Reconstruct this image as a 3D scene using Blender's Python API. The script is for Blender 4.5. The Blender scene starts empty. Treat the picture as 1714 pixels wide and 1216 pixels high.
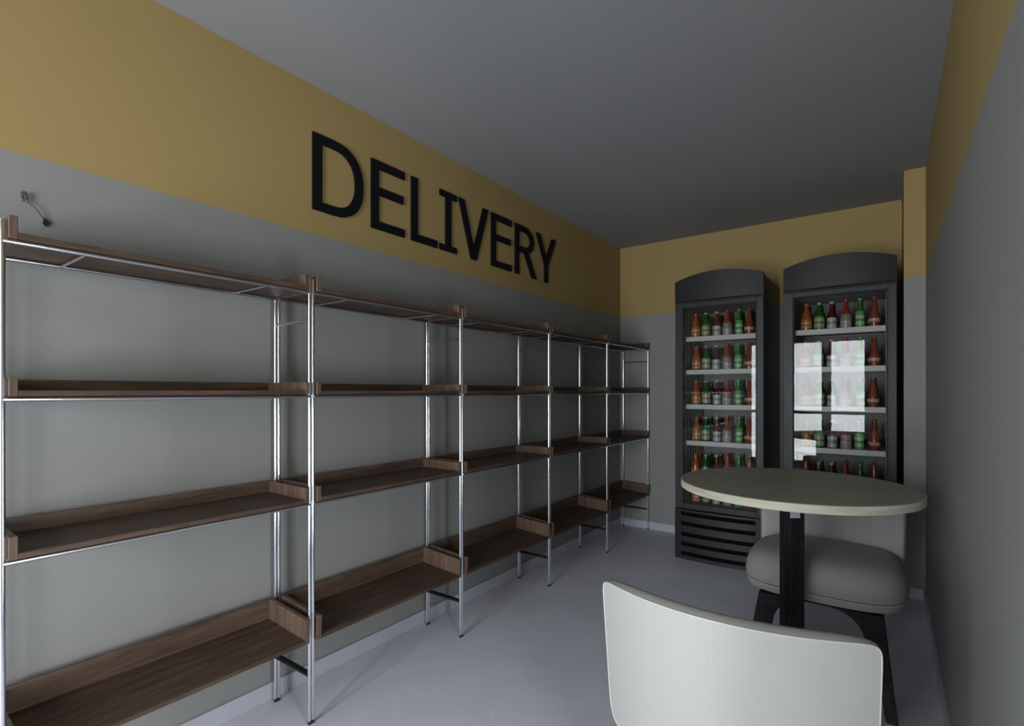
import bpy, bmesh, math, random
from mathutils import Vector, Matrix

# ---------------------------------------------------------------- camera, world, exposure
S = bpy.context.scene
C = S.collection
F = 862.0                                    # focal length in pixels of a 1714 px wide frame
YAW = math.atan(629 / F)
cam = bpy.data.cameras.new('camera')
cam.sensor_width = 36
cam.lens = F / 1714 * 36
cam.shift_y = 47 / 1714
cam.clip_start = 0.02
co = bpy.data.objects.new('camera', cam)
C.objects.link(co)
co.location = (0, 0, 1.25)
co.rotation_euler = (math.pi / 2, 0, YAW)
S.camera = co

SKY = 24.5                                    # overcast daylight outside the shop front
w = bpy.data.worlds.new('overcast_sky')
S.world = w
w.use_nodes = True
w.node_tree.nodes['Background'].inputs[0].default_value = (0.95, 0.975, 1.0, 1)
w.node_tree.nodes['Background'].inputs[1].default_value = SKY

REAR = -2.00                                 # shop front behind the camera
LEFT, RIGHT, BACK, CEIL = -2.03, 0.183, 4.51, 2.588
BAND = 1.938                                 # paint boundary height
PANES = [(-1.955, -1.80), (-1.40, -0.862), (-0.754, -0.285)]   # the three glazed bays (x from, x to)
ZP = [(0.08, 0.873), (0.927, 2.058)]
for x0, x1 in PANES:
    for z0, z1 in ZP:
        l = bpy.data.lights.new('window_portal', 'AREA')
        l.shape = 'RECTANGLE'; l.size = x1 - x0; l.size_y = z1 - z0
        l.cycles.is_portal = True
        o = bpy.data.objects.new('window_portal', l); C.objects.link(o)
        o.location = ((x0 + x1) / 2, REAR - 0.08, (z0 + z1) / 2)
        o.rotation_euler = (math.pi / 2, 0, 0)       # faces +Y, into the room

FILL_WIN = (0.45, 0.72, 0.20, 1.10)          # window added out of view in the right wall to brighten the left wall (y from, to, z from, to)
l = bpy.data.lights.new('window_portal', 'AREA'); l.shape = 'RECTANGLE'
l.size = FILL_WIN[1] - FILL_WIN[0]; l.size_y = FILL_WIN[3] - FILL_WIN[2]; l.cycles.is_portal = True
o = bpy.data.objects.new('window_portal', l); C.objects.link(o)
o.location = (RIGHT + 0.09, (FILL_WIN[0] + FILL_WIN[1]) / 2, (FILL_WIN[2] + FILL_WIN[3]) / 2)
o.rotation_euler = (math.pi / 2, 0, math.pi / 2)     # faces -X, into the room

S.view_settings.view_transform = 'Standard'
S.view_settings.look = 'None'
S.view_settings.gamma = 1
S.view_settings.exposure = 0.0
S.cycles.use_denoising = True
S.cycles.max_bounces = 10
S.cycles.diffuse_bounces = 6
S.cycles.transparent_max_bounces = 16
random.seed(4)

# ---------------------------------------------------------------- materials
def lin(r, g, b):
    f = lambda v: (v / 255 / 12.92) if v / 255 <= 0.04045 else ((v / 255 + 0.055) / 1.055) ** 2.4
    return (f(r), f(g), f(b), 1)

def mat(name, col, rough=0.6, metal=0.0, spec=0.5, bump=0.0, bscale=60):
    m = bpy.data.materials.new(name); m.use_nodes = True
    nt = m.node_tree; b = nt.nodes['Principled BSDF']
    b.inputs['Base Color'].default_value = col
    b.inputs['Roughness'].default_value = rough
    b.inputs['Metallic'].default_value = metal
    b.inputs['Specular IOR Level'].default_value = spec
    if bump:
        tc = nt.nodes.new('ShaderNodeTexCoord'); n = nt.nodes.new('ShaderNodeTexNoise'); bp = nt.nodes.new('ShaderNodeBump')
        n.inputs['Scale'].default_value = bscale; n.inputs['Detail'].default_value = 4
        bp.inputs['Strength'].default_value = bump; bp.inputs['Distance'].default_value = 0.004
        nt.links.new(tc.outputs['Object'], n.inputs['Vector']); nt.links.new(n.outputs['Fac'], bp.inputs['Height'])
        nt.links.new(bp.outputs['Normal'], b.inputs['Normal'])
    return m

def ramp(nt, stops):
    r = nt.nodes.new('ShaderNodeValToRGB')
    e = r.color_ramp.elements
    while len(e) < len(stops): e.new(0.5)
    for k, (p, c) in enumerate(stops):
        e[k].position = p; e[k].color = c
    return r

def wood(name, dark, mid, light, stretch, rough=0.5, scale=9):
    m = bpy.data.materials.new(name); m.use_nodes = True
    nt = m.node_tree; b = nt.nodes['Principled BSDF']
    tc = nt.nodes.new('ShaderNodeTexCoord'); mp = nt.nodes.new('ShaderNodeMapping')
    mp.inputs['Scale'].default_value = stretch
    n = nt.nodes.new('ShaderNodeTexNoise'); n.inputs['Scale'].default_value = scale
    n.inputs['Detail'].default_value = 8; n.inputs['Roughness'].default_value = 0.6; n.inputs['Distortion'].default_value = 0.6
    nt.links.new(tc.outputs['Object'], mp.inputs['Vector']); nt.links.new(mp.outputs['Vector'], n.inputs['Vector'])
    r = ramp(nt, [(0.30, dark), (0.50, mid), (0.72, light)])
    nt.links.new(n.outputs['Fac'], r.inputs['Fac']); nt.links.new(r.outputs['Color'], b.inputs['Base Color'])
    b.inputs['Roughness'].default_value = rough
    b.inputs['Specular IOR Level'].default_value = 0.3
    return m

def wall_paint():
    m = bpy.data.materials.new('two_tone_paint'); m.use_nodes = True
    nt = m.node_tree; b = nt.nodes['Principled BSDF']
    g = nt.nodes.new('ShaderNodeTexCoord'); sp = nt.nodes.new('ShaderNodeSeparateXYZ')
    nt.links.new(g.outputs['Object'], sp.inputs[0])
    lt = nt.nodes.new('ShaderNodeMath'); lt.operation = 'GREATER_THAN'; lt.inputs[1].default_value = BAND
    nt.links.new(sp.outputs['Z'], lt.inputs[0])
    mx = nt.nodes.new('ShaderNodeMix'); mx.data_type = 'RGBA'
    mx.inputs['A'].default_value = GREY; mx.inputs['B'].default_value = YELLOW
    nt.links.new(lt.outputs[0], mx.inputs['Factor'])
    nt.links.new(mx.outputs['Result'], b.inputs['Base Color'])
    b.inputs['Roughness'].default_value = 0.7
    b.inputs['Specular IOR Level'].default_value = 0.25
    n = nt.nodes.new('ShaderNodeTexNoise'); n.inputs['Scale'].default_value = 180
    bp = nt.nodes.new('ShaderNodeBump'); bp.inputs['Strength'].default_value = 0.06; bp.inputs['Distance'].default_value = 0.002
    nt.links.new(g.outputs['Object'], n.inputs['Vector']); nt.links.new(n.outputs['Fac'], bp.inputs['Height'])
    nt.links.new(bp.outputs['Normal'], b.inputs['Normal'])
    return m

GREY = (0.265, 0.267, 0.258, 1)
YELLOW = (0.37, 0.268, 0.110, 1)
M = {}
M['paint'] = wall_paint()
M['ceiling'] = mat('ceiling_paint', (0.28, 0.285, 0.295, 1), 0.85, spec=0.2, bump=0.05, bscale=150)
M['skirting'] = mat('skirting_paint', (0.46, 0.47, 0.53, 1), 0.5)
M['chrome'] = mat('chrome', (0.78, 0.79, 0.83, 1), 0.16, metal=1)
M['dark_metal'] = mat('dark_metal', (0.035, 0.037, 0.04, 1), 0.35, metal=0.6)
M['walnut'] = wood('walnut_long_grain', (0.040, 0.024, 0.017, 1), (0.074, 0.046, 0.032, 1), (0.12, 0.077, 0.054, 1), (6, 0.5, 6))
M['walnut_lit'] = wood('walnut_long_grain_lit', (0.065, 0.040, 0.028, 1), (0.108, 0.069, 0.049, 1), (0.155, 0.102, 0.073, 1), (6, 0.5, 6))  # lighter copy for back panels; shade on the boards is put into the tones
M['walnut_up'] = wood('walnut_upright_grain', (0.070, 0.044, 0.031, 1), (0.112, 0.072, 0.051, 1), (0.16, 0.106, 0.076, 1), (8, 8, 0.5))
M['ash'] = wood('pale_ash', (0.25, 0.235, 0.19, 1), (0.31, 0.292, 0.24, 1), (0.37, 0.35, 0.29, 1), (0.35, 7, 7), 0.45, 5)
M['ash_edge'] = wood('pale_ash_edge', (0.38, 0.36, 0.29, 1), (0.50, 0.48, 0.40, 1), (0.56, 0.54, 0.46, 1), (0.6, 0.6, 9), 0.5, 6)
M['black_wood'] = wood('black_stained_wood', (0.010, 0.010, 0.011, 1), (0.017, 0.017, 0.018, 1), (0.032, 0.031, 0.033, 1), (9, 9, 0.6), 0.6)
M['black_wood'].node_tree.nodes['Principled BSDF'].inputs['Specular IOR Level'].default_value = 0.12
M['leather'] = mat('pale_leather', (0.345, 0.345, 0.33, 1), 0.55, spec=0.3, bump=0.05, bscale=240)
M['piping'] = mat('leather_piping', (0.44, 0.44, 0.43, 1), 0.5)
M['letter'] = mat('black_letter_paint', (0.004, 0.005, 0.007, 1), 0.6, spec=0.2)
M['fridge'] = mat('charcoal_enamel', (0.021, 0.0222, 0.025, 1), 0.45, spec=0.3)
M['slot'] = mat('black_slot', (0.004, 0.004, 0.0045, 1), 0.8, spec=0.05)
M['liner'] = mat('cooler_liner', (0.22, 0.21, 0.205, 1), 0.5)
M['shelfm'] = mat('cooler_shelf_coating', (0.40, 0.395, 0.385, 1), 0.45)
M['gasket'] = mat('rubber_gasket', (0.006, 0.006, 0.006, 1), 0.7)
M['frame'] = mat('window_frame_aluminium', (0.10, 0.105, 0.11, 1), 0.4, metal=0.2)
M['wire'] = mat('dark_wire', (0.02, 0.021, 0.02, 1), 0.5)

def floor_mat():
    m = mat('painted_concrete', (0.3, 0.3, 0.34, 1), 0.42, spec=0.25)
    nt = m.node_tree; b = nt.nodes['Principled BSDF']
    tc = nt.nodes.new('ShaderNodeTexCoord')
    n = nt.nodes.new('ShaderNodeTexNoise'); n.inputs['Scale'].default_value = 2.2; n.inputs['Detail'].default_value = 7
    n.inputs['Roughness'].default_value = 0.65
    nt.links.new(tc.outputs['Object'], n.inputs['Vector'])
    r = ramp(nt, [(0.35, (0.60, 0.615, 0.70, 1)), (0.65, (0.67, 0.685, 0.77, 1))])
    nt.links.new(n.outputs['Fac'], r.inputs['Fac'])
    v = nt.nodes.new('ShaderNodeTexNoise'); v.inputs['Scale'].default_value = 3.0; v.inputs['Detail'].default_value = 2
    v.inputs['Distortion'].default_value = 2.5
    mp = nt.nodes.new('ShaderNodeMapping'); mp.inputs['Scale'].default_value = (1.5, 0.6, 1); mp.inputs['Rotation'].default_value = (0, 0, 0.7)
    nt.links.new(tc.outputs['Object'], mp.inputs['Vector']); nt.links.new(mp.outputs['Vector'], v.inputs['Vector'])
    r2 = ramp(nt, [(0.495, (0, 0, 0, 1)), (0.5, (0.35, 0.35, 0.35, 1)), (0.505, (0, 0, 0, 1))])
    nt.links.new(v.outputs['Fac'], r2.inputs['Fac'])
    mx = nt.nodes.new('ShaderNodeMix'); mx.data_type = 'RGBA'; mx.inputs['B'].default_value = (0.76, 0.77, 0.84, 1)
    nt.links.new(r2.outputs['Color'], mx.inputs['Factor']); nt.links.new(r.outputs['Color'], mx.inputs['A'])
    nt.links.new(mx.outputs['Result'], b.inputs['Base Color'])
    return m
M['floor'] = floor_mat()

def glass_mat(name, refl, tint=(1, 1, 1, 1)):
    m = bpy.data.materials.new(name); m.use_nodes = True
    nt = m.node_tree; nt.nodes.clear()
    out = nt.nodes.new('ShaderNodeOutputMaterial'); mx = nt.nodes.new('ShaderNodeMixShader')
    tr = nt.nodes.new('ShaderNodeBsdfTransparent'); gl = nt.nodes.new('ShaderNodeBsdfGlossy')
    fr = nt.nodes.new('ShaderNodeFresnel'); fr.inputs[0].default_value = refl
    tr.inputs[0].default_value = tint; gl.inputs['Roughness'].default_value = 0.0
    nt.links.new(fr.outputs[0], mx.inputs[0]); nt.links.new(tr.outputs[0], mx.inputs[1]); nt.links.new(gl.outputs[0], mx.inputs[2])
    nt.links.new(mx.outputs[0], out.inputs[0])
    return m
M['glass'] = glass_mat('cooler_door_glass', 1.28, (0.95, 0.96, 0.96, 1))
M['pane'] = glass_mat('window_glass', 1.3, (0.97, 0.98, 0.98, 1))

# ---------------------------------------------------------------- mesh helpers
def box(bm, x0, x1, y0, y1, z0, z1):
    v = [bm.verts.new(p) for p in ((x0, y0, z0), (x1, y0, z0), (x1, y1, z0), (x0, y1, z0), (x0, y0, z1), (x1, y0, z1), (x1, y1, z1), (x0, y1, z1))]
    for f in ((0, 3, 2, 1), (4, 5, 6, 7), (0, 1, 5, 4), (1, 2, 6, 5), (2, 3, 7, 6), (3, 0, 4, 7)):
        bm.faces.new([v[i] for i in f])

def tube(bm, pts, r, n=12):
    pts = [Vector(p) for p in pts]
    rings = []
    up = None
    for i, p in enumerate(pts):
        a = pts[max(i - 1, 0)]; b = pts[min(i + 1, len(pts) - 1)]
        t = (b - a).normalized()
        if up is None or abs(up.dot(t)) > 0.99:
            up = Vector((0, 0, 1)) if abs(t.z) < 0.9 else Vector((1, 0, 0))
        u = (up - t * up.dot(t)).normalized(); v = t.cross(u); up = u
        rr = r[i] if isinstance(r, (list, tuple)) else r
        rings.append([bm.verts.new(p + (u * math.cos(k * 2 * math.pi / n) + v * math.sin(k * 2 * math.pi / n)) * rr) for k in range(n)])
    for a, b in zip(rings, rings[1:]):
        for k in range(n):
            bm.faces.new((a[k], a[(k + 1) % n], b[(k + 1) % n], b[k]))
    bm.faces.new(rings[0][::-1]); bm.faces.new(rings[-1])

def lathe(bm, prof, n=20, cap=True):
    rings = [[bm.verts.new((r * math.cos(k * 2 * math.pi / n), r * math.sin(k * 2 * math.pi / n), z)) for k in range(n)] for r, z in prof]
    for a, b in zip(rings, rings[1:]):
        for k in range(n):
            bm.faces.new((a[k], a[(k + 1) % n], b[(k + 1) % n], b[k]))
    if cap:
        bm.faces.new(rings[0][::-1]); bm.faces.new(rings[-1])

def prism(bm, poly, axis, a, b):
    """poly: 2D points in the two other axes (x,z for 'y'; y,z for 'x'; x,y for 'z'), extruded from a to b."""
    def P(p, t):
        return {'y': (p[0], t, p[1]), 'x': (t, p[0], p[1]), 'z': (p[0], p[1], t)}[axis]
    A = [bm.verts.new(P(p, a)) for p in poly]; B = [bm.verts.new(P(p, b)) for p in poly]
    n = len(poly)
    bm.faces.new(A); bm.faces.new(B[::-1])
    for k in range(n):
        bm.faces.new((A[k], B[k], B[(k + 1) % n], A[(k + 1) % n]))

def obj(name, bm, m, parent=None, bevel=0.0, smooth=False, seg=2):
    bmesh.ops.recalc_face_normals(bm, faces=bm.faces)
    me = bpy.data.meshes.new(name); bm.to_mesh(me); bm.free()
    me.materials.append(m)
    if smooth:
        me.polygons.foreach_set('use_smooth', [True] * len(me.polygons))
    o = bpy.data.objects.new(name, me); C.objects.link(o)
    if parent: o.parent = parent
    if smooth:
        try:
            me.set_sharp_from_angle(angle=math.radians(40))
        except Exception:
            pass
    if bevel:
        b = o.modifiers.new('bevel', 'BEVEL'); b.width = bevel; b.segments = seg; b.limit_method = 'ANGLE'
        b.harden_normals = False
    return o

def boxo(name, m, parent, x0, x1, y0, y1, z0, z1, bevel=0.0):
    bm = bmesh.new(); box(bm, x0, x1, y0, y1, z0, z1)
    return obj(name, bm, m, parent, bevel)

def thing(name, label, cat, loc=(0, 0, 0), rz=0, group=None):
    o = bpy.data.objects.new(name, None); C.objects.link(o)
    o.empty_display_size = 0.1
    o.location = loc; o.rotation_euler = (0, 0, rz); o['label'] = label; o['category'] = cat
    if group: o['group'] = group
    return o

def tag(o, label, cat, group=None):
    o['label'] = label; o['category'] = cat
    if group: o['group'] = group
    return o

def structure(o, label=None):
    o['kind'] = 'structure'
    if label: o['label'] = label
    return o

def copy_tree(o, parent=None):
    c = o.copy(); C.objects.link(c); c.parent = parent
    for ch in list(o.children):
        copy_tree(ch, c)
    return c

# ---------------------------------------------------------------- the room
structure(boxo('floor', M['floor'], None, LEFT - 0.1, RIGHT + 0.1, REAR - 0.1, BACK + 0.1, -0.1, 0), 'grey blue painted concrete floor')
structure(boxo('ceiling', M['ceiling'], None, LEFT - 0.1, RIGHT + 0.1, REAR - 0.15, BACK + 0.1, CEIL, CEIL + 0.1), 'plain grey white ceiling')
structure(boxo('wall_left', M['paint'], None, LEFT - 0.1, LEFT, REAR - 0.15, BACK + 0.1, 0, CEIL), 'long wall painted yellow above and grey below, behind the racks')
sy0, sy1, sz0, sz1 = FILL_WIN
bm = bmesh.new()
box(bm, RIGHT, RIGHT + .1, REAR - .15, sy0, 0, CEIL); box(bm, RIGHT, RIGHT + .1, sy1, BACK + .1, 0, CEIL)
box(bm, RIGHT, RIGHT + .1, sy0, sy1, 0, sz0); box(bm, RIGHT, RIGHT + .1, sy0, sy1, sz1, CEIL)
structure(obj('wall_right', bm, M['paint']), 'right wall painted yellow above and grey below')
structure(boxo('wall_back', M['paint'], None, LEFT, RIGHT, BACK, BACK + 0.1, 0, CEIL), 'end wall behind the two drink coolers')
PX, PY = 0.079, 3.93
structure(boxo('wall_right_pier', M['paint'], None, PX, RIGHT, PY, BACK, 0, CEIL), 'narrow pier in the corner beside the right cooler')
# rear wall (shop front) with its openings
bm = bmesh.new()
T0, T1 = REAR - 0.15, REAR
xs = [LEFT] + [v for p in PANES for v in p] + [RIGHT]
for k in range(0, len(xs), 2):
    box(bm, xs[k], xs[k + 1], T0, T1, 0, CEIL)
for x0, x1 in PANES:
    box(bm, x0, x1, T0, T1, 0, ZP[0][0]); box(bm, x0, x1, T0, T1, ZP[1][1], CEIL)
structure(obj('wall_rear', bm, M['paint']), 'shop front wall with tall windows')
for k, (x0, x1) in enumerate(PANES):
    bm = bmesh.new()
    g = 0.010
    box(bm, x0, x0 + g, T0 + .03, T1 - .03, ZP[0][0], ZP[1][1]); box(bm, x1 - g, x1, T0 + .03, T1 - .03, ZP[0][0], ZP[1][1])
    box(bm, x0 + g, x1 - g, T0 + .03, T1 - .03, ZP[0][1], ZP[1][0])
    wf = structure(obj('window_%d' % (k + 1), bm, M['frame']), 'tall shop window with one crossbar')
    for z0, z1 in ZP:
        boxo('pane', M['pane'], wf, x0 + g, x1 - g, REAR - 0.078, REAR - 0.074, z0, z1)
g = 0.02
bm = bmesh.new()
box(bm, RIGHT + .03, RIGHT + .07, sy0, sy0 + g, sz0, sz1); box(bm, RIGHT + .03, RIGHT + .07, sy1 - g, sy1, sz0, sz1)
box(bm, RIGHT + .03, RIGHT + .07, sy0 + g, sy1 - g, sz0, sz0 + g); box(bm, RIGHT + .03, RIGHT + .07, sy0 + g, sy1 - g, sz1 - g, sz1)
wf = structure(obj('window_4', bm, M['frame']), 'unseen window added in the right wall to brighten the left wall')
boxo('pane', M['pane'], wf, RIGHT + .048, RIGHT + .052, sy0 + g, sy1 - g, sz0 + g, sz1 - g)
BH, BT = 0.068, 0.012
def skirt(name, *a):
    structure(boxo(name, M['skirting'], None, *a, bevel=0.002), 'pale grey skirting board')
skirt('baseboard_left', LEFT, LEFT + BT, REAR, BACK, 0, BH)
skirt('baseboard_back', LEFT + BT, PX, BACK - BT, BACK, 0, BH)
skirt('baseboard_right', RIGHT - BT, RIGHT, REAR, PY - BT, 0, BH)
skirt('baseboard_pier', PX, RIGHT, PY - BT, PY, 0, BH)

# ---------------------------------------------------------------- DELIVERY lettering
ZB, ZT = 2.045, 2.383
H = ZT - ZB
ST, HB = 0.047, 0.040
def rect(a, b, c, d): return [(a, c), (b, c), (b, d), (a, d)]
def glyph(ch, a, b):
    """list of polygons in (y, z) for one letter between y=a and y=b"""
    w_ = b - a
    if ch == 'E':
        return [rect(a, a + ST, ZB, ZT), rect(a + ST, b, ZT - HB, ZT), rect(a + ST, b - .010, ZB + .50 * H, ZB + .50 * H + HB), rect(a + ST, b, ZB, ZB + HB)]
    if ch == 'L':
        return [rect(a, a + ST, ZB, ZT), rect(a + ST, b, ZB, ZB + HB)]
    if ch == 'I':
        m_ = (a + b) / 2
        return [rect(m_ - ST / 2, m_ + ST / 2, ZB + HB * .85, ZT - HB * .85), rect(a, b, ZT - HB * .85, ZT), rect(a, b, ZB, ZB + HB * .85)]
    if ch == 'V':
        m_ = (a + b) / 2; t = 0.052
        return [[(a, ZT), (a + t, ZT), (m_, ZB + .075), (m_, ZB), (m_ - .026, ZB)], [(b, ZT), (b - t, ZT), (m_, ZB + .075), (m_, ZB), (m_ + .026, ZB)]]
    if ch == 'Y':
        m_ = (a + b) / 2; t = 0.056; zz = ZB + .42 * H
        return [[(a, ZT), (a + t, ZT), (m_, zz + .045), (m_, zz - .02), (m_ - ST / 2, zz - .02)], [(b, ZT), (b - t, ZT), (m_, zz + .045), (m_, zz - .02), (m_ + ST / 2, zz - .02)], rect(m_ - ST / 2, m_ + ST / 2, ZB, zz - .02)]
    if ch == 'D':
        out = [rect(a, a + ST, ZB, ZT)]
        n = 22; ms = (ZB + ZT) / 2; x0 = a + ST
        def outer(t, dy, rx):
            ang = math.pi / 2 - math.pi * t
            cx = a + w_ * .40
            return (cx + (b - cx - rx) * abs(math.cos(ang)) ** .85, ms + (H / 2 - dy) * math.copysign(abs(math.sin(ang)) ** .9, math.sin(ang)))
        O = [(x0, ZT)] + [outer(k / n, 0, 0) for k in range(n + 1)] + [(x0, ZB)]
        I = [(x0, ZT - HB)] + [outer(k / n, HB, ST) for k in range(n + 1)] + [(x0, ZB + HB)]
        for k in range(len(O) - 1):
            out.append([O[k], O[k + 1], I[k + 1], I[k]])
        return out
    if ch == 'R':
        out = [rect(a, a + ST, ZB, ZT)]
        zl = ZB + .46 * H; ms = (zl + ZT) / 2; hh = (ZT - zl) / 2; x0 = a + ST; bb = b - .035
        cx = a + w_ * .42; n = 16
        def arc(t, dy, rx):
            ang = math.pi / 2 - math.pi * t
            return (cx + (bb - cx - rx) * abs(math.cos(ang)), ms + (hh - dy) * math.sin(ang))
        O = [(x0, ZT)] + [arc(k / n, 0, 0) for k in range(n + 1)] + [(x0, zl)]
        I = [(x0, ZT - HB)] + [arc(k / n, HB, ST) for k in range(n + 1)] + [(x0, zl + HB)]
        for k in range(len(O) - 1):
            out.append([O[k], O[k + 1], I[k + 1], I[k]])
        out.append([(a + w_ * .38, zl + .01), (a + w_ * .38 + .058, zl + .01), (b, ZB), (b - .06, ZB)])
        return out
letters = [('D', 1.300, 1.569, 'big black letter D, first of the wall lettering'),
           ('E', 1.615, 1.829, 'black letter E between the D and the L on the yellow band'),
           ('L', 1.875, 2.070, 'black letter L of the wall lettering on the yellow band'),
           ('I', 2.089, 2.228, 'narrow black letter I with crossbars on the yellow band'),
           ('V', 2.243, 2.521, 'black letter V in the middle of the wall lettering'),
           ('E', 2.551, 2.768, 'black letter E between the V and the R on the yellow band'),
           ('R', 2.809, 3.071, 'black letter R near the end of the wall lettering'),
           ('Y', 3.064, 3.333, 'black letter Y, last of the wall lettering')]
for ch, a, b, lab in letters:
    bm = bmesh.new()
    for poly in glyph(ch, a, b):
        prism(bm, poly, 'x', LEFT + 0.0005, LEFT + 0.009)
    bmesh.ops.remove_doubles(bm, verts=bm.verts, dist=1e-5)
    tag(obj('wall_letter', bm, M['letter']), lab, 'letter', 'letters of the DELIVERY lettering')

# small dark wire fixing on the wall above the first rack
def wy(px, py):
    """point on the left wall seen at pixel px, py"""
    u = 1 / (1486 - px); c_, s_ = math.cos(YAW), math.sin(YAW)
    a = -LEFT
    return ((F * a * u / c_ - a * s_) / c_, 1.25 + (655 - py) / ((1486 - px) * c_ / a))
fx = LEFT + 0.006
t = thing('wall_wire', 'small dark wire with a coiled end stuck to the grey wall above the first rack', 'wire', (LEFT, *wy(40, 330)))
def loc_pts(pp): return [(fx - LEFT + dx, wy(x, y)[0] - t.location.y, wy(x, y)[1] - t.location.z) for x, y, dx in pp]
bm = bmesh.new(); tube(bm, loc_pts([(44, 338, 0), (50, 343, 0.002), (58, 349, 0.003), (65, 358, 0.002), (70, 364, 0), (73, 368, 0)]), 0.0013, 8)
obj('cord', bm, M['wire'], t, smooth=True)
bm = bmesh.new()
tube(bm, loc_pts([(34, 322, 0), (38, 334, .003), (40, 339, .002), (37, 321, .004), (42, 329, .003), (45, 337, .002), (41, 321, .004), (46, 328, .003), (46, 335, .001), (34, 330, .002), (38, 339, 0)]), 0.0012, 8)
obj('coil', bm, M['wire'], t, smooth=True)
bm = bmesh.new()
prism(bm, [(wy(x, y)[0] - t.location.y, wy(x, y)[1] - t.location.z) for x, y in ((70, 364), (75, 367), (83, 373), (76, 380), (70, 374), (72, 369))], 'x', 0.001, 0.006)
obj('clip', bm, M['dark_metal'], t, bevel=0.001)

# ---------------------------------------------------------------- shelving racks
L = 0.8435
Y0 = 0.276
XF, XB = -1.752, -1.990           # front and back post axes
XP0, XP1 = -1.737, -2.008         # tray front and back
TRAYS = [(0.311, 0.092), (0.833, 0.058), (1.237, 0.046), (1.627, 0.056)]
PT = 0.017
def make_rack():
    r = thing('shelving_rack', '', 'shelving rack', (0, 0, 0), 0, 'walnut and chrome racks along the left wall')
    for y in (0.007, L - 0.007):
        for x in (XF, XB):
            bm = bmesh.new()
            tube(bm, [(x, y, 0.004), (x, y, 1.672)], 0.0064, 16)
            p = obj('post', bm, M['chrome'], r, smooth=True)
            bm = bmesh.new(); tube(bm, [(x, y, 0.0), (x, y, 0.012)], 0.0067, 14)
            obj('foot', bm, M['dark_metal'], p)
        for z, m in ((1.516, 'chrome'), (0.180, 'dark_metal')):
            bm = bmesh.new(); tube(bm, [(XF - .004, y, z), (XB + .004, y, z)], 0.0042 if m == 'chrome' else 0.006, 10)
            obj('crossbar', bm, M[m], r, smooth=True)
    ya, yb = 0.016, L - 0.016
    for z, h in TRAYS:
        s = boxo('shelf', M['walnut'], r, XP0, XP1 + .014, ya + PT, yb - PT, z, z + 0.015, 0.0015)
        boxo('back_panel', M['walnut_lit'], s, XP1, XP1 + 0.014, ya + PT, yb - PT, z, z + h, 0.0015)
        for y in (ya, yb - PT):
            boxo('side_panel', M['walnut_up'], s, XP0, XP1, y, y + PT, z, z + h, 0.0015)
        if z < 0.5:      # the lowest shelf is pitched a little towards the front
            a_ = math.atan(0.018 / 0.27)
            s.matrix_world = Matrix.Translation((XP0, 0, z)) @ Matrix.Rotation(a_, 4, 'Y') @ Matrix.Translation((-XP0, 0, -z))
        if z > 0.5:
            zz = z - 0.0075
            for x in (XP0 - .012, XP1 + .022):
                bm = bmesh.new(); tube(bm, [(x, 0.007, zz), (x, L - 0.007, zz)], 0.0062, 10)
                obj('support_rail', bm, M['chrome'], r, smooth=True)
            for y in (0.17, L - 0.17):
                bm = bmesh.new(); tube(bm, [(XP0 - .012, y, zz), (XP1 + .022, y, zz)], 0.0045, 10)
                obj('cross_rail', bm, M['chrome'], r, smooth=True)
    return r
rack = make_rack()
rl = ['walnut and chrome shelving rack nearest the camera, widest in the picture',
      'second walnut and chrome shelving rack from the camera',
      'walnut and chrome shelving rack in the middle of the row of five',
      'walnut and chrome shelving rack before the last one by the corner',
      'walnut and chrome shelving rack in the dark corner against the end wall']
for k in range(5):
    r = rack if k == 0 else copy_tree(rack)
    r.location = (0, Y0 + k * L, 0)
    r['label'] = rl[k]

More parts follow.
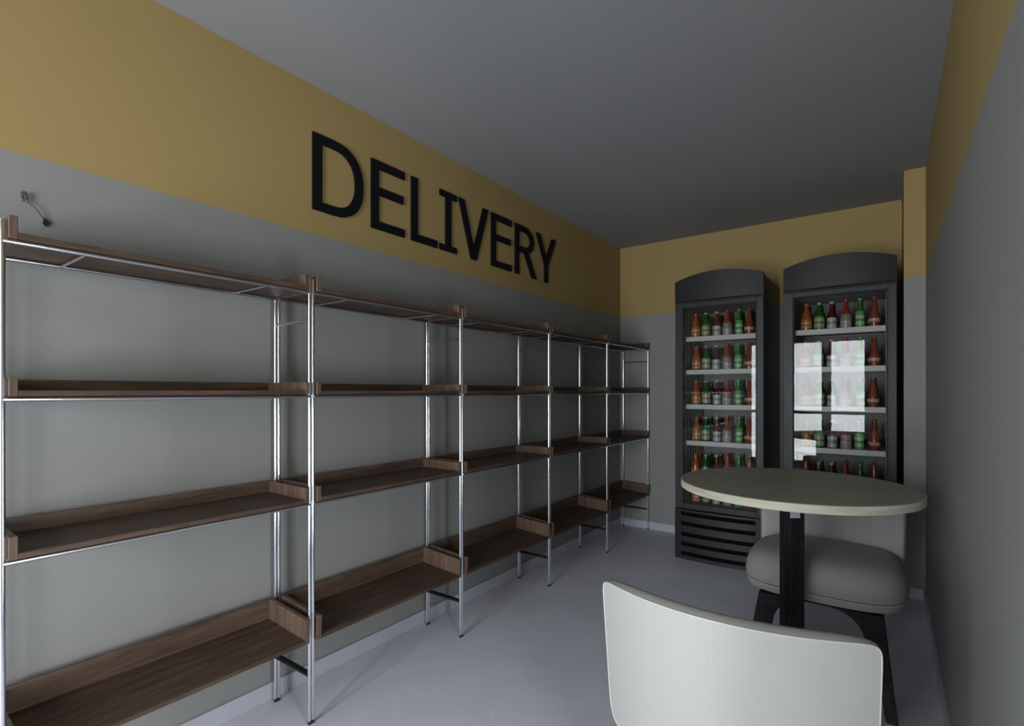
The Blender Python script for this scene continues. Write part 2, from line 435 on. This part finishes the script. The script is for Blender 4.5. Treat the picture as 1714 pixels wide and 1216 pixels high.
# ---------------------------------------------------------------- drink coolers
FW, FD, FH = 0.612, 0.600, 2.055
FY = 3.895                        # cabinet front plane
DOORF = 0.030                     # door thickness in front of the cabinet
def bow(x, depth=0.030):
    return depth * (1 - (2 * x / FW - 1) ** 2)
SHZ = [1.657, 1.407, 1.146, 0.872, 0.590, 0.405]   # tops of the shelf surfaces (the last is the floor of the cabinet)
def make_fridge():
    """local x 0..FW, y 0 = cabinet front, depth towards +y"""
    r = thing('drinks_cooler', '', 'drinks cooler', (0, 0, 0), 0, 'upright drinks coolers')
    t = 0.045
    bm = bmesh.new()
    box(bm, 0, t, 0, FD, 0, FH); box(bm, FW - t, FW, 0, FD, 0, FH)
    box(bm, t, FW - t, FD - t, FD, 0, FH); box(bm, t, FW - t, 0, FD - t, 1.90, FH); box(bm, t, FW - t, 0, FD - t, 0, 0.385)
    obj('cabinet', bm, M['fridge'], r)
    # liner: thin light shell inside
    bm = bmesh.new(); e = 0.006; q = t
    box(bm, q, q + e, 0.002, FD - q, 0.385, 1.90); box(bm, FW - q - e, FW - q, 0.002, FD - q, 0.385, 1.90)
    box(bm, q + e, FW - q - e, FD - q - e, FD - q, 0.385, 1.90); box(bm, q + e, FW - q - e, 0.002, FD - q - e, 1.894, 1.90)
    box(bm, q + e, FW - q - e, 0.002, FD - q - e, 0.385, 0.405)
    for k in range(7):      # ribs moulded into both side walls
        y = 0.08 + k * 0.065
        box(bm, q + e, q + e + .003, y, y + .012, 0.405, 1.894); box(bm, FW - q - e - .003, FW - q - e, y, y + .012, 0.405, 1.894)
    obj('liner', bm, M['liner'], r)
    # shelves with a front rail and lanes
    for z in SHZ[:-1]:
        bm = bmesh.new()
        x0, x1 = q + e + 0.005, FW - q - e - 0.005
        n = 22
        for k in range(n):
            x = x0 + (x1 - x0) * (k + .5) / n
            box(bm, x - .007, x + .007, 0.062, FD - .10, z - .006, z)
        box(bm, x0, x1, 0.30, 0.312, z - .012, z - .006); box(bm, x0, x1, FD - .112, FD - .10, z - .012, z - .006)
        s = obj('shelf', bm, M['shelfm'], r)
        boxo('price_rail', M['shelfm'], s, x0, x1, 0.052, 0.061, z - .032, z + .003, 0.001)
    # door: frame, gasket, glass
    d0, d1, f = 0.372, 1.902, 0.046
    bm = bmesh.new()
    gz0, gz1 = 0.412, 1.872
    box(bm, 0.002, f + .010, -DOORF, -.004, d0, d1); box(bm, FW - f, FW - .002, -DOORF, -.004, d0, d1)
    box(bm, f + .010, FW - f, -DOORF, -.004, d0, gz0); box(bm, f + .010, FW - f, -DOORF, -.004, gz1, d1)
    d = obj('door', bm, M['fridge'], r, bevel=0.002)
    bm = bmesh.new(); e = .006
    box(bm, f + .010, f + .010 + e, -DOORF + .004, -.006, gz0, gz1); box(bm, FW - f - e, FW - f, -DOORF + .004, -.006, gz0, gz1)
    box(bm, f + .010 + e, FW - f - e, -DOORF + .004, -.006, gz0, gz0 + e); box(bm, f + .010 + e, FW - f - e, -DOORF + .004, -.006, gz1 - e, gz1)
    obj('gasket', bm, M['gasket'], d)
    bm = bmesh.new(); box(bm, f + .010 + e, FW - f - e, -.021, -.017, gz0 + e, gz1 - e)
    gl = obj('glass', bm, M['glass'], d); gl['label'] = 'clear glass pane of the cooler door'
    boxo('groove_shade', M['gasket'], r, 0.001, FW - .001, -.024, -.0008, 1.9025, 1.9155)  # black strip standing in for the shadow in the groove under the header
    # arched header, bowed to the front
    bm = bmesh.new(); n = 24; rows = []
    for k in range(n + 1):
        x = FW * k / n
        yb = -DOORF - bow(x)
        zt = 2.068 + 0.050 * (1 - (2 * x / FW - 1) ** 2)
        rows.append([bm.verts.new(p) for p in ((x, yb, 1.916), (x, yb, zt), (x, 0.030, zt), (x, 0.030, 1.916))])
    for a, b in zip(rows, rows[1:]):
        for j in range(4):
            bm.faces.new((a[j], a[(j + 1) % 4], b[(j + 1) % 4], b[j]))
    bm.faces.new(rows[0]); bm.faces.new(rows[-1][::-1])
    # keep the header in front of the cabinet top
    for v in bm.verts:
        if v.co.y > 0: v.co.y = -0.001
    obj('header', bm, M['fridge'], r, smooth=True, bevel=0.0015)
    # grille panel with curved louvres
    gp = [0.338, 0.264, 0.186, 0.114, 0.043]
    bm = bmesh.new()
    def slab(z0, z1, xa, xb, off=0.0):
        rows = []
        for k in range(n + 1):
            x = xa + (xb - xa) * k / n
            yb = -DOORF - bow(x) + off
            rows.append([bm.verts.new(p) for p in ((x, yb, z0), (x, yb, z1), (x, -.001, z1), (x, -.001, z0))])
        for a, b in zip(rows, rows[1:]):
            for j in range(4):
                bm.faces.new((a[j], a[(j + 1) % 4], b[(j + 1) % 4], b[j]))
        bm.faces.new(rows[0]); bm.faces.new(rows[-1][::-1])
    sx0, sx1 = 0.050, FW - 0.050
    slab(0, 0.368, 0, sx0); slab(0, 0.368, sx1, FW)
    zz = [0] + [v for g_ in reversed(gp) for v in (g_ - .0145, g_ + .0145)] + [0.368]
    for k in range(0, len(zz), 2):
        slab(zz[k], zz[k + 1], sx0, sx1)
    g = obj('grille', bm, M['fridge'], r)
    for zc in gp:
        bm = bmesh.new()
        rows = []
        for k in range(n + 1):
            x = sx0 + .001 + (sx1 - sx0 - .002) * k / n
            yb = -DOORF - bow(x) + .022
            rows.append([bm.verts.new(p) for p in ((x, yb, zc - .014), (x, yb, zc + .014), (x, -.002, zc + .014), (x, -.002, zc - .014))])
        for a, b in zip(rows, rows[1:]):
            for j in range(4):
                bm.faces.new((a[j], a[(j + 1) % 4], b[(j + 1) % 4], b[j]))
        bm.faces.new(rows[0]); bm.faces.new(rows[-1][::-1])
        obj('vent_slot', bm, M['slot'], g)
    return r
fr = make_fridge()
FX = [-1.298, -0.566]
fr.location = (FX[0], FY, 0); fr['label'] = 'tall charcoal drinks cooler on the left, nearer the corner with the racks'
fr2 = copy_tree(fr); fr2.location = (FX[1], FY, 0); fr2['label'] = 'tall charcoal drinks cooler on the right, beside the narrow wall pier'

# bottles: six kinds, one per lane
def banded(name, stops, rough=0.35):
    m = bpy.data.materials.new(name); m.use_nodes = True
    nt = m.node_tree; b = nt.nodes['Principled BSDF']
    tc = nt.nodes.new('ShaderNodeTexCoord'); sp = nt.nodes.new('ShaderNodeSeparateXYZ'); mr = nt.nodes.new('ShaderNodeMapRange')
    mr.inputs['From Min'].default_value = 0; mr.inputs['From Max'].default_value = 0.19
    nt.links.new(tc.outputs['Object'], sp.inputs[0]); nt.links.new(sp.outputs['Z'], mr.inputs['Value'])
    r = ramp(nt, stops); r.color_ramp.interpolation = 'CONSTANT'
    nt.links.new(mr.outputs[0], r.inputs['Fac'])
    n = nt.nodes.new('ShaderNodeTexNoise'); n.inputs['Scale'].default_value = 90; n.inputs['Detail'].default_value = 2
    nt.links.new(tc.outputs['Object'], n.inputs['Vector'])
    mx = nt.nodes.new('ShaderNodeMix'); mx.data_type = 'RGBA'; mx.blend_type = 'OVERLAY'; mx.inputs['Factor'].default_value = 0.75
    nt.links.new(r.outputs['Color'], mx.inputs['A']); nt.links.new(n.outputs['Fac'], mx.inputs['B'])
    nt.links.new(mx.outputs['Result'], b.inputs['Base Color'])
    b.inputs['Roughness'].default_value = rough
    return m
def rgb(r, g, b): return (r * .68, g * .68, b * .68, 1)
KINDS = [
    dict(n='amber', body=[(0, 0), (.031, 0), (.033, .006), (.033, .055), (.031, .095), (.021, .125), (.014, .150), (.013, .176), (.013, .180)],
         glass=rgb(.34, .085, .02), lab=(.016, .075), lab_m=[(0, rgb(.60, .33, .12)), (.16, rgb(.30, .10, .03)), (.22, rgb(.62, .40, .18)), (.30, rgb(.42, .14, .04))],
         cap=rgb(.42, .10, .03), txt='orange brown bottle with tan label'),
    dict(n='leaf', body=[(0, 0), (.029, 0), (.031, .006), (.031, .080), (.028, .105), (.017, .130), (.013, .150), (.012, .178), (.012, .181)],
         glass=rgb(.015, .085, .022), lab=(.010, .090), lab_m=[(0, rgb(.10, .30, .08)), (.10, rgb(.42, .42, .28)), (.22, rgb(.18, .07, .05)), (.28, rgb(.40, .44, .22)), (.40, rgb(.10, .32, .06))],
         cap=rgb(.30, .42, .34), txt='dark green bottle with patterned label and pale cap'),
    dict(n='ruby', body=[(0, 0), (.026, 0), (.028, .005), (.028, .080), (.025, .098), (.014, .118), (.0125, .145), (.012, .182)],
         glass=rgb(.10, .012, .010), lab=(.006, .076), lab_m=[(0, rgb(.50, .52, .50)), (.18, rgb(.22, .26, .24)), (.27, rgb(.55, .57, .55))],
         cap=rgb(.55, .50, .38), txt='dark red bottle with white label and cream cap'),
    dict(n='red', body=[(0, 0), (.030, 0), (.032, .005), (.031, .090), (.027, .100), (.014, .135), (.011, .160), (.010, .190)],
         glass=rgb(.34, .045, .025), lab=(.003, .094), lab_m=[(0, rgb(.40, .36, .34)), (.22, rgb(.55, .52, .49)), (.25, rgb(.30, .25, .24)), (.42, rgb(.34, .20, .17))],
         cap=rgb(.40, .06, .03), txt='red necked bottle with grey label'),
    dict(n='lime', body=[(0, 0), (.024, 0), (.025, .005), (.025, .100), (.020, .110), (.013, .120), (.012, .150), (.012, .188)],
         glass=rgb(.06, .19, .05), lab=(.003, .106), lab_m=[(0, rgb(.10, .40, .10)), (.10, rgb(.40, .58, .34)), (.22, rgb(.08, .28, .08)), (.30, rgb(.45, .62, .40)), (.42, rgb(.12, .42, .10))],
         cap=rgb(.12, .42, .08), txt='slim light green bottle with pale green label'),
    dict(n='brick', body=[(0, 0), (.028, 0), (.029, .030), (.033, .042), (.033, .052), (.027, .056), (.025, .090), (.019, .105), (.018, .130), (.012, .150), (.012, .185), (.010, .190)],
         glass=rgb(.26, .055, .03), lab=(.030, .060), lab_m=[(0, rgb(.50, .26, .18)), (.20, rgb(.62, .42, .34)), (.28, rgb(.28, .07, .04))],
         cap=rgb(.34, .10, .06), txt='brick red stepped bottle with one pale band'),
]
def body_r(prof, z):
    for (r0, z0), (r1, z1) in zip(prof, prof[1:]):
        if z0 <= z <= z1 and z1 > z0:
            return r0 + (r1 - r0) * (z - z0) / (z1 - z0)
    return prof[-1][0]
def make_bottle(K):
    r = thing('bottle', '', 'bottle')
    gm = mat(K['n'] + '_glass', K['glass'], 0.15, spec=0.6)
    bm = bmesh.new(); lathe(bm, K['body'][1:], 20)
    obj('body', bm, gm, r, smooth=True)
    z0, z1 = K['lab']
    zs = sorted(set([z0, z1] + [z for _, z in K['body'] if z0 < z < z1]))
    bm = bmesh.new()
    pr = [(body_r(K['body'], z) + .0006, z) for z in zs]
    lathe(bm, pr, 20)
    obj('label', bm, banded(K['n'] + '_label', K['lab_m']), r, smooth=True)
    rt, zt = K['body'][-1]
    bm = bmesh.new(); lathe(bm, [(rt + .0015, zt - .012), (rt + .0022, zt - .010), (rt + .0016, zt + .001), (rt * .8, zt + .003)], 16)
    obj('cap', bm, mat(K['n'] + '_cap', K['cap'], 0.35), r, smooth=True)
    return r
protos = [make_bottle(K) for K in KINDS]
used = [False] * 6
SIDE = ['left', 'right']
ROWN = ['top shelf', 'second shelf', 'third shelf', 'fourth shelf', 'fifth shelf', 'cabinet floor']
XL = [0.118, 0.192, 0.267, 0.342, 0.420, 0.494]
for fi in range(2):
    for ri, z in enumerate(SHZ):
        if fi == 1 and ri == 5: continue
        for ci in range(6):
            for dep in range(3):
                if ri == 5 and dep > 0: continue
                if not used[ci]:
                    b = protos[ci]; used[ci] = True
                else:
                    b = copy_tree(protos[ci])
                jx = random.uniform(-.004, .004); jy = random.uniform(-.004, .004)
                b.location = (FX[fi] + XL[ci] + jx, FY + 0.105 + dep * 0.082 + jy, z + 0.0005)
                b.rotation_euler = (0, 0, random.uniform(-.5, .5))
                b.scale = (1, 1, 0.90 if ri == 5 else 1.0)
                where = '%s, %s cooler' % (ROWN[ri], SIDE[fi])
                b['label'] = KINDS[ci]['txt'] + ' ' + ['in front, ', 'behind front one, ', 'rearmost, '][dep] + where
                b['group'] = 'bottles on the %s of the %s cooler' % (ROWN[ri], SIDE[fi])

# ---------------------------------------------------------------- round table
TX, TY, TR, TZ = -0.320, 2.401, 0.4355, 0.870
t = thing('round_table', 'round pale wood table on a black column between the two white chairs', 'table', (TX, TY, 0))
bm = bmesh.new(); lathe(bm, [(TR - .002, TZ - .0312), (TR, TZ - .030), (TR, TZ - .002), (TR - .002, TZ - .0008)], 128)
tt = obj('table_top', bm, M['ash_edge'], t, smooth=True)
bm = bmesh.new(); lathe(bm, [(TR - .003, TZ - .0008), (TR - .0035, TZ)], 128)
obj('top_veneer', bm, M['ash'], tt, smooth=False)
boxo('column', M['black_wood'], t, -0.0405, 0.0405, -0.022, 0.022, 0.02, TZ - .0315, 0.002).rotation_euler = (0, 0, YAW * .95)
boxo('bracket', M['skirting'], t, -0.0195, 0.0195, -0.028, -0.0225, TZ - .139, TZ - .032, 0.001).rotation_euler = (0, 0, YAW * .95)
bm = bmesh.new(); lathe(bm, [(.20, 0), (.205, .004), (.205, .012), (.19, .018), (.06, .022)], 64)
obj('base', bm, M['dark_metal'], t, smooth=True)

# ---------------------------------------------------------------- upholstered chairs
def superellipse(a, b, n_, k=72):
    out = []
    for i in range(k):
        th = 2 * math.pi * i / k
        c_, s_ = math.cos(th), math.sin(th)
        out.append((a * math.copysign(abs(c_) ** (2 / n_), c_), b * math.copysign(abs(s_) ** (2 / n_), s_)))
    return out
def stack(bm, cy, a, b, prof, n_=3.4, dome=0):
    rings = []
    for ins, z in prof:
        rings.append([bm.verts.new((x, cy + y, z)) for x, y in superellipse(a - ins, b - ins, n_ if ins < .1 else 2.6)])
    k = len(rings[0])
    for r0, r1 in zip(rings, rings[1:]):
        for i in range(k):
            bm.faces.new((r0[i], r0[(i + 1) % k], r1[(i + 1) % k], r1[i]))
    bm.faces.new(rings[0][::-1]); bm.faces.new(rings[-1])
def make_chair():
    """faces -y"""
    r = thing('upholstered_chair', '', 'chair', (0, 0, 0), 0, 'pale upholstered chairs at the round table')
    cy, a, b = -0.020, 0.315, 0.272
    bm = bmesh.new()
    prof = [(.014, .388), (.004, .394), (.0, .415), (.004, .450), (.016, .482), (.036, .505), (.065, .519), (.11, .528), (.17, .533), (.24, .535)]
    stack(bm, cy, a, b, prof)
    obj('seat_cushion', bm, M['leather'], r, smooth=True)
    bm = bmesh.new()
    stack(bm, cy, a, b, [(.030, .352), (.012, .358), (.006, .372), (.008, .3875)])
    s = obj('seat_base', bm, M['leather'], r, smooth=True)
    bm = bmesh.new()
    pts = [(x, cy + y, .3885) for x, y in superellipse(a - .004, b - .004, 3.4)]
    tube(bm, pts + [pts[0]], 0.003, 6)
    obj('piping', bm, M['piping'], s, smooth=True)
    # backrest shell
    NU, NV = 48, 26
    W2, Z0, Z1 = 0.312, 0.325, 0.735
    zc, zh = (Z0 + Z1) / 2, (Z1 - Z0) / 2
    TH = 0.058
    def P(u, v, side):
        m_ = max(abs(u), abs(v))
        n_ = 9 if v < 0 else 22
        q_ = (abs(u) ** n_ + abs(v) ** n_) ** (1 / n_)
        k_ = m_ / q_ if q_ > 1e-9 else 1
        uu, vv = u * k_, v * k_
        x = uu * W2 * (0.965 + 0.035 * (vv + 1) / 2)
        z = zc + vv * zh
        yb = 0.330 - 0.092 * abs(uu) ** 2.1 + 0.018 * (vv - 1)      # outer face
        e = max(0.0, 1 - m_ ** 44) ** 0.5
        puff = 0.010 * (1 - abs(uu) ** 3) * (1 - abs(vv) ** 3)
        mid = yb - TH / 2
        return (x, yb if side > 0 else yb - TH * e * (1 - .35 * abs(uu) ** 4) - puff, z + (0.009 * max(0.0, vv) ** 8 * (1 - abs(uu) ** 6) if side < 0 else 0))
    bm = bmesh.new()
    def remap(t_):
        return math.copysign(1 - (1 - abs(t_)) ** 2.3, t_)
    G = {}
    for sd in (1, -1):
        for i in range(NU + 1):
            for j in range(NV + 1):
                u, v = remap(-1 + 2 * i / NU), remap(-1 + 2 * j / NV)
                edge = i in (0, NU) or j in (0, NV)
                if edge and sd == -1:
                    G[(sd, i, j)] = G[(1, i, j)]
                else:
                    G[(sd, i, j)] = bm.verts.new(P(u, v, sd))
    for sd in (1, -1):
        for i in range(NU):
            for j in range(NV):
                vs = [G[(sd, i, j)], G[(sd, i + 1, j)], G[(sd, i + 1, j + 1)], G[(sd, i, j + 1)]]
                bm.faces.new(vs if sd == 1 else vs[::-1])
    bk = obj('backrest', bm, M['leather'], r, smooth=True)
    for p in bk.data.polygons: p.use_smooth = True
    # piping around the backrest rim and the centre seam on the outside
    path = []
    for i in range(NU + 1): path.append(P(remap(-1 + 2 * i / NU), 1, 1))
    for j in range(NV - 1, -1, -1): path.append(P(1, remap(-1 + 2 * j / NV), 1))
    for i in range(NU - 1, -1, -1): path.append(P(remap(-1 + 2 * i / NU), -1, 1))
    for j in range(1, NV + 1): path.append(P(-1, remap(-1 + 2 * j / NV), 1))
    bm = bmesh.new(); tube(bm, path, 0.0016, 6)
    obj('piping', bm, M['piping'], bk, smooth=True)
    bm = bmesh.new(); tube(bm, [Vector(P(0, v / 10, 1)) + Vector((0, .0001, 0)) for v in range(-9, 10)], 0.0008, 6)
    obj('seam', bm, M['piping'], bk, smooth=True)
    # legs with curved brackets under the seat
    for sx in (-1, 1):
        for fy in (-1, 1):
            xt, xb = 0.216, 0.252
            yt, yb = (-0.252, -0.385) if fy < 0 else (0.175, 0.255)
            if fy > 0: xt, xb = 0.180, 0.195
            bm = bmesh.new()
            prof = []          # (x, z) outline, outer side first
            outer = [(xb + .020, 0), (xt + .012, .351)]
            inner = [(xt - .165, .351)]
            for k in range(9):
                a_ = k / 8 * math.pi / 2
                inner.append((xt - .165 + .118 * math.sin(a_), .345 - .110 * (1 - math.cos(a_))))
            inner.append((xb - .016, 0))
            poly = outer + inner
            A = []; B = []
            for x, z in poly:
                f_ = z / .351
                yc = yb + (yt - yb) * f_
                hw = .013 + .006 * f_
                A.append(bm.verts.new((sx * x, yc - hw, z))); B.append(bm.verts.new((sx * x, yc + hw, z)))
            n = len(poly)
            bm.faces.new(A); bm.faces.new(B[::-1])
            for k in range(n):
                bm.faces.new((A[k], B[k], B[(k + 1) % n], A[(k + 1) % n]))
            bmesh.ops.triangulate(bm, faces=[f_ for f_ in bm.faces if len(f_.verts) > 4])
            obj('leg', bm, M['black_wood'], r, bevel=0.002)
    bm = bmesh.new()
    box(bm, -.20, .20, .155, .185, .322, .351)
    obj('seat_rail', bm, M['black_wood'], r)
    boxo('seat_rail', M['black_wood'], r, -.19, .19, -.235, -.205, .335, .351)
    return r
ch = make_chair()
ch.location = (-0.240, 2.790, 0)
ch['label'] = 'white leather chair on the far side of the round table, seat towards the camera'
c2 = copy_tree(ch)
c2.location = (-0.320, 1.525, 0); c2.rotation_euler = (0, 0, math.pi)
c2['label'] = 'white leather chair in the foreground seen from behind its curved back'
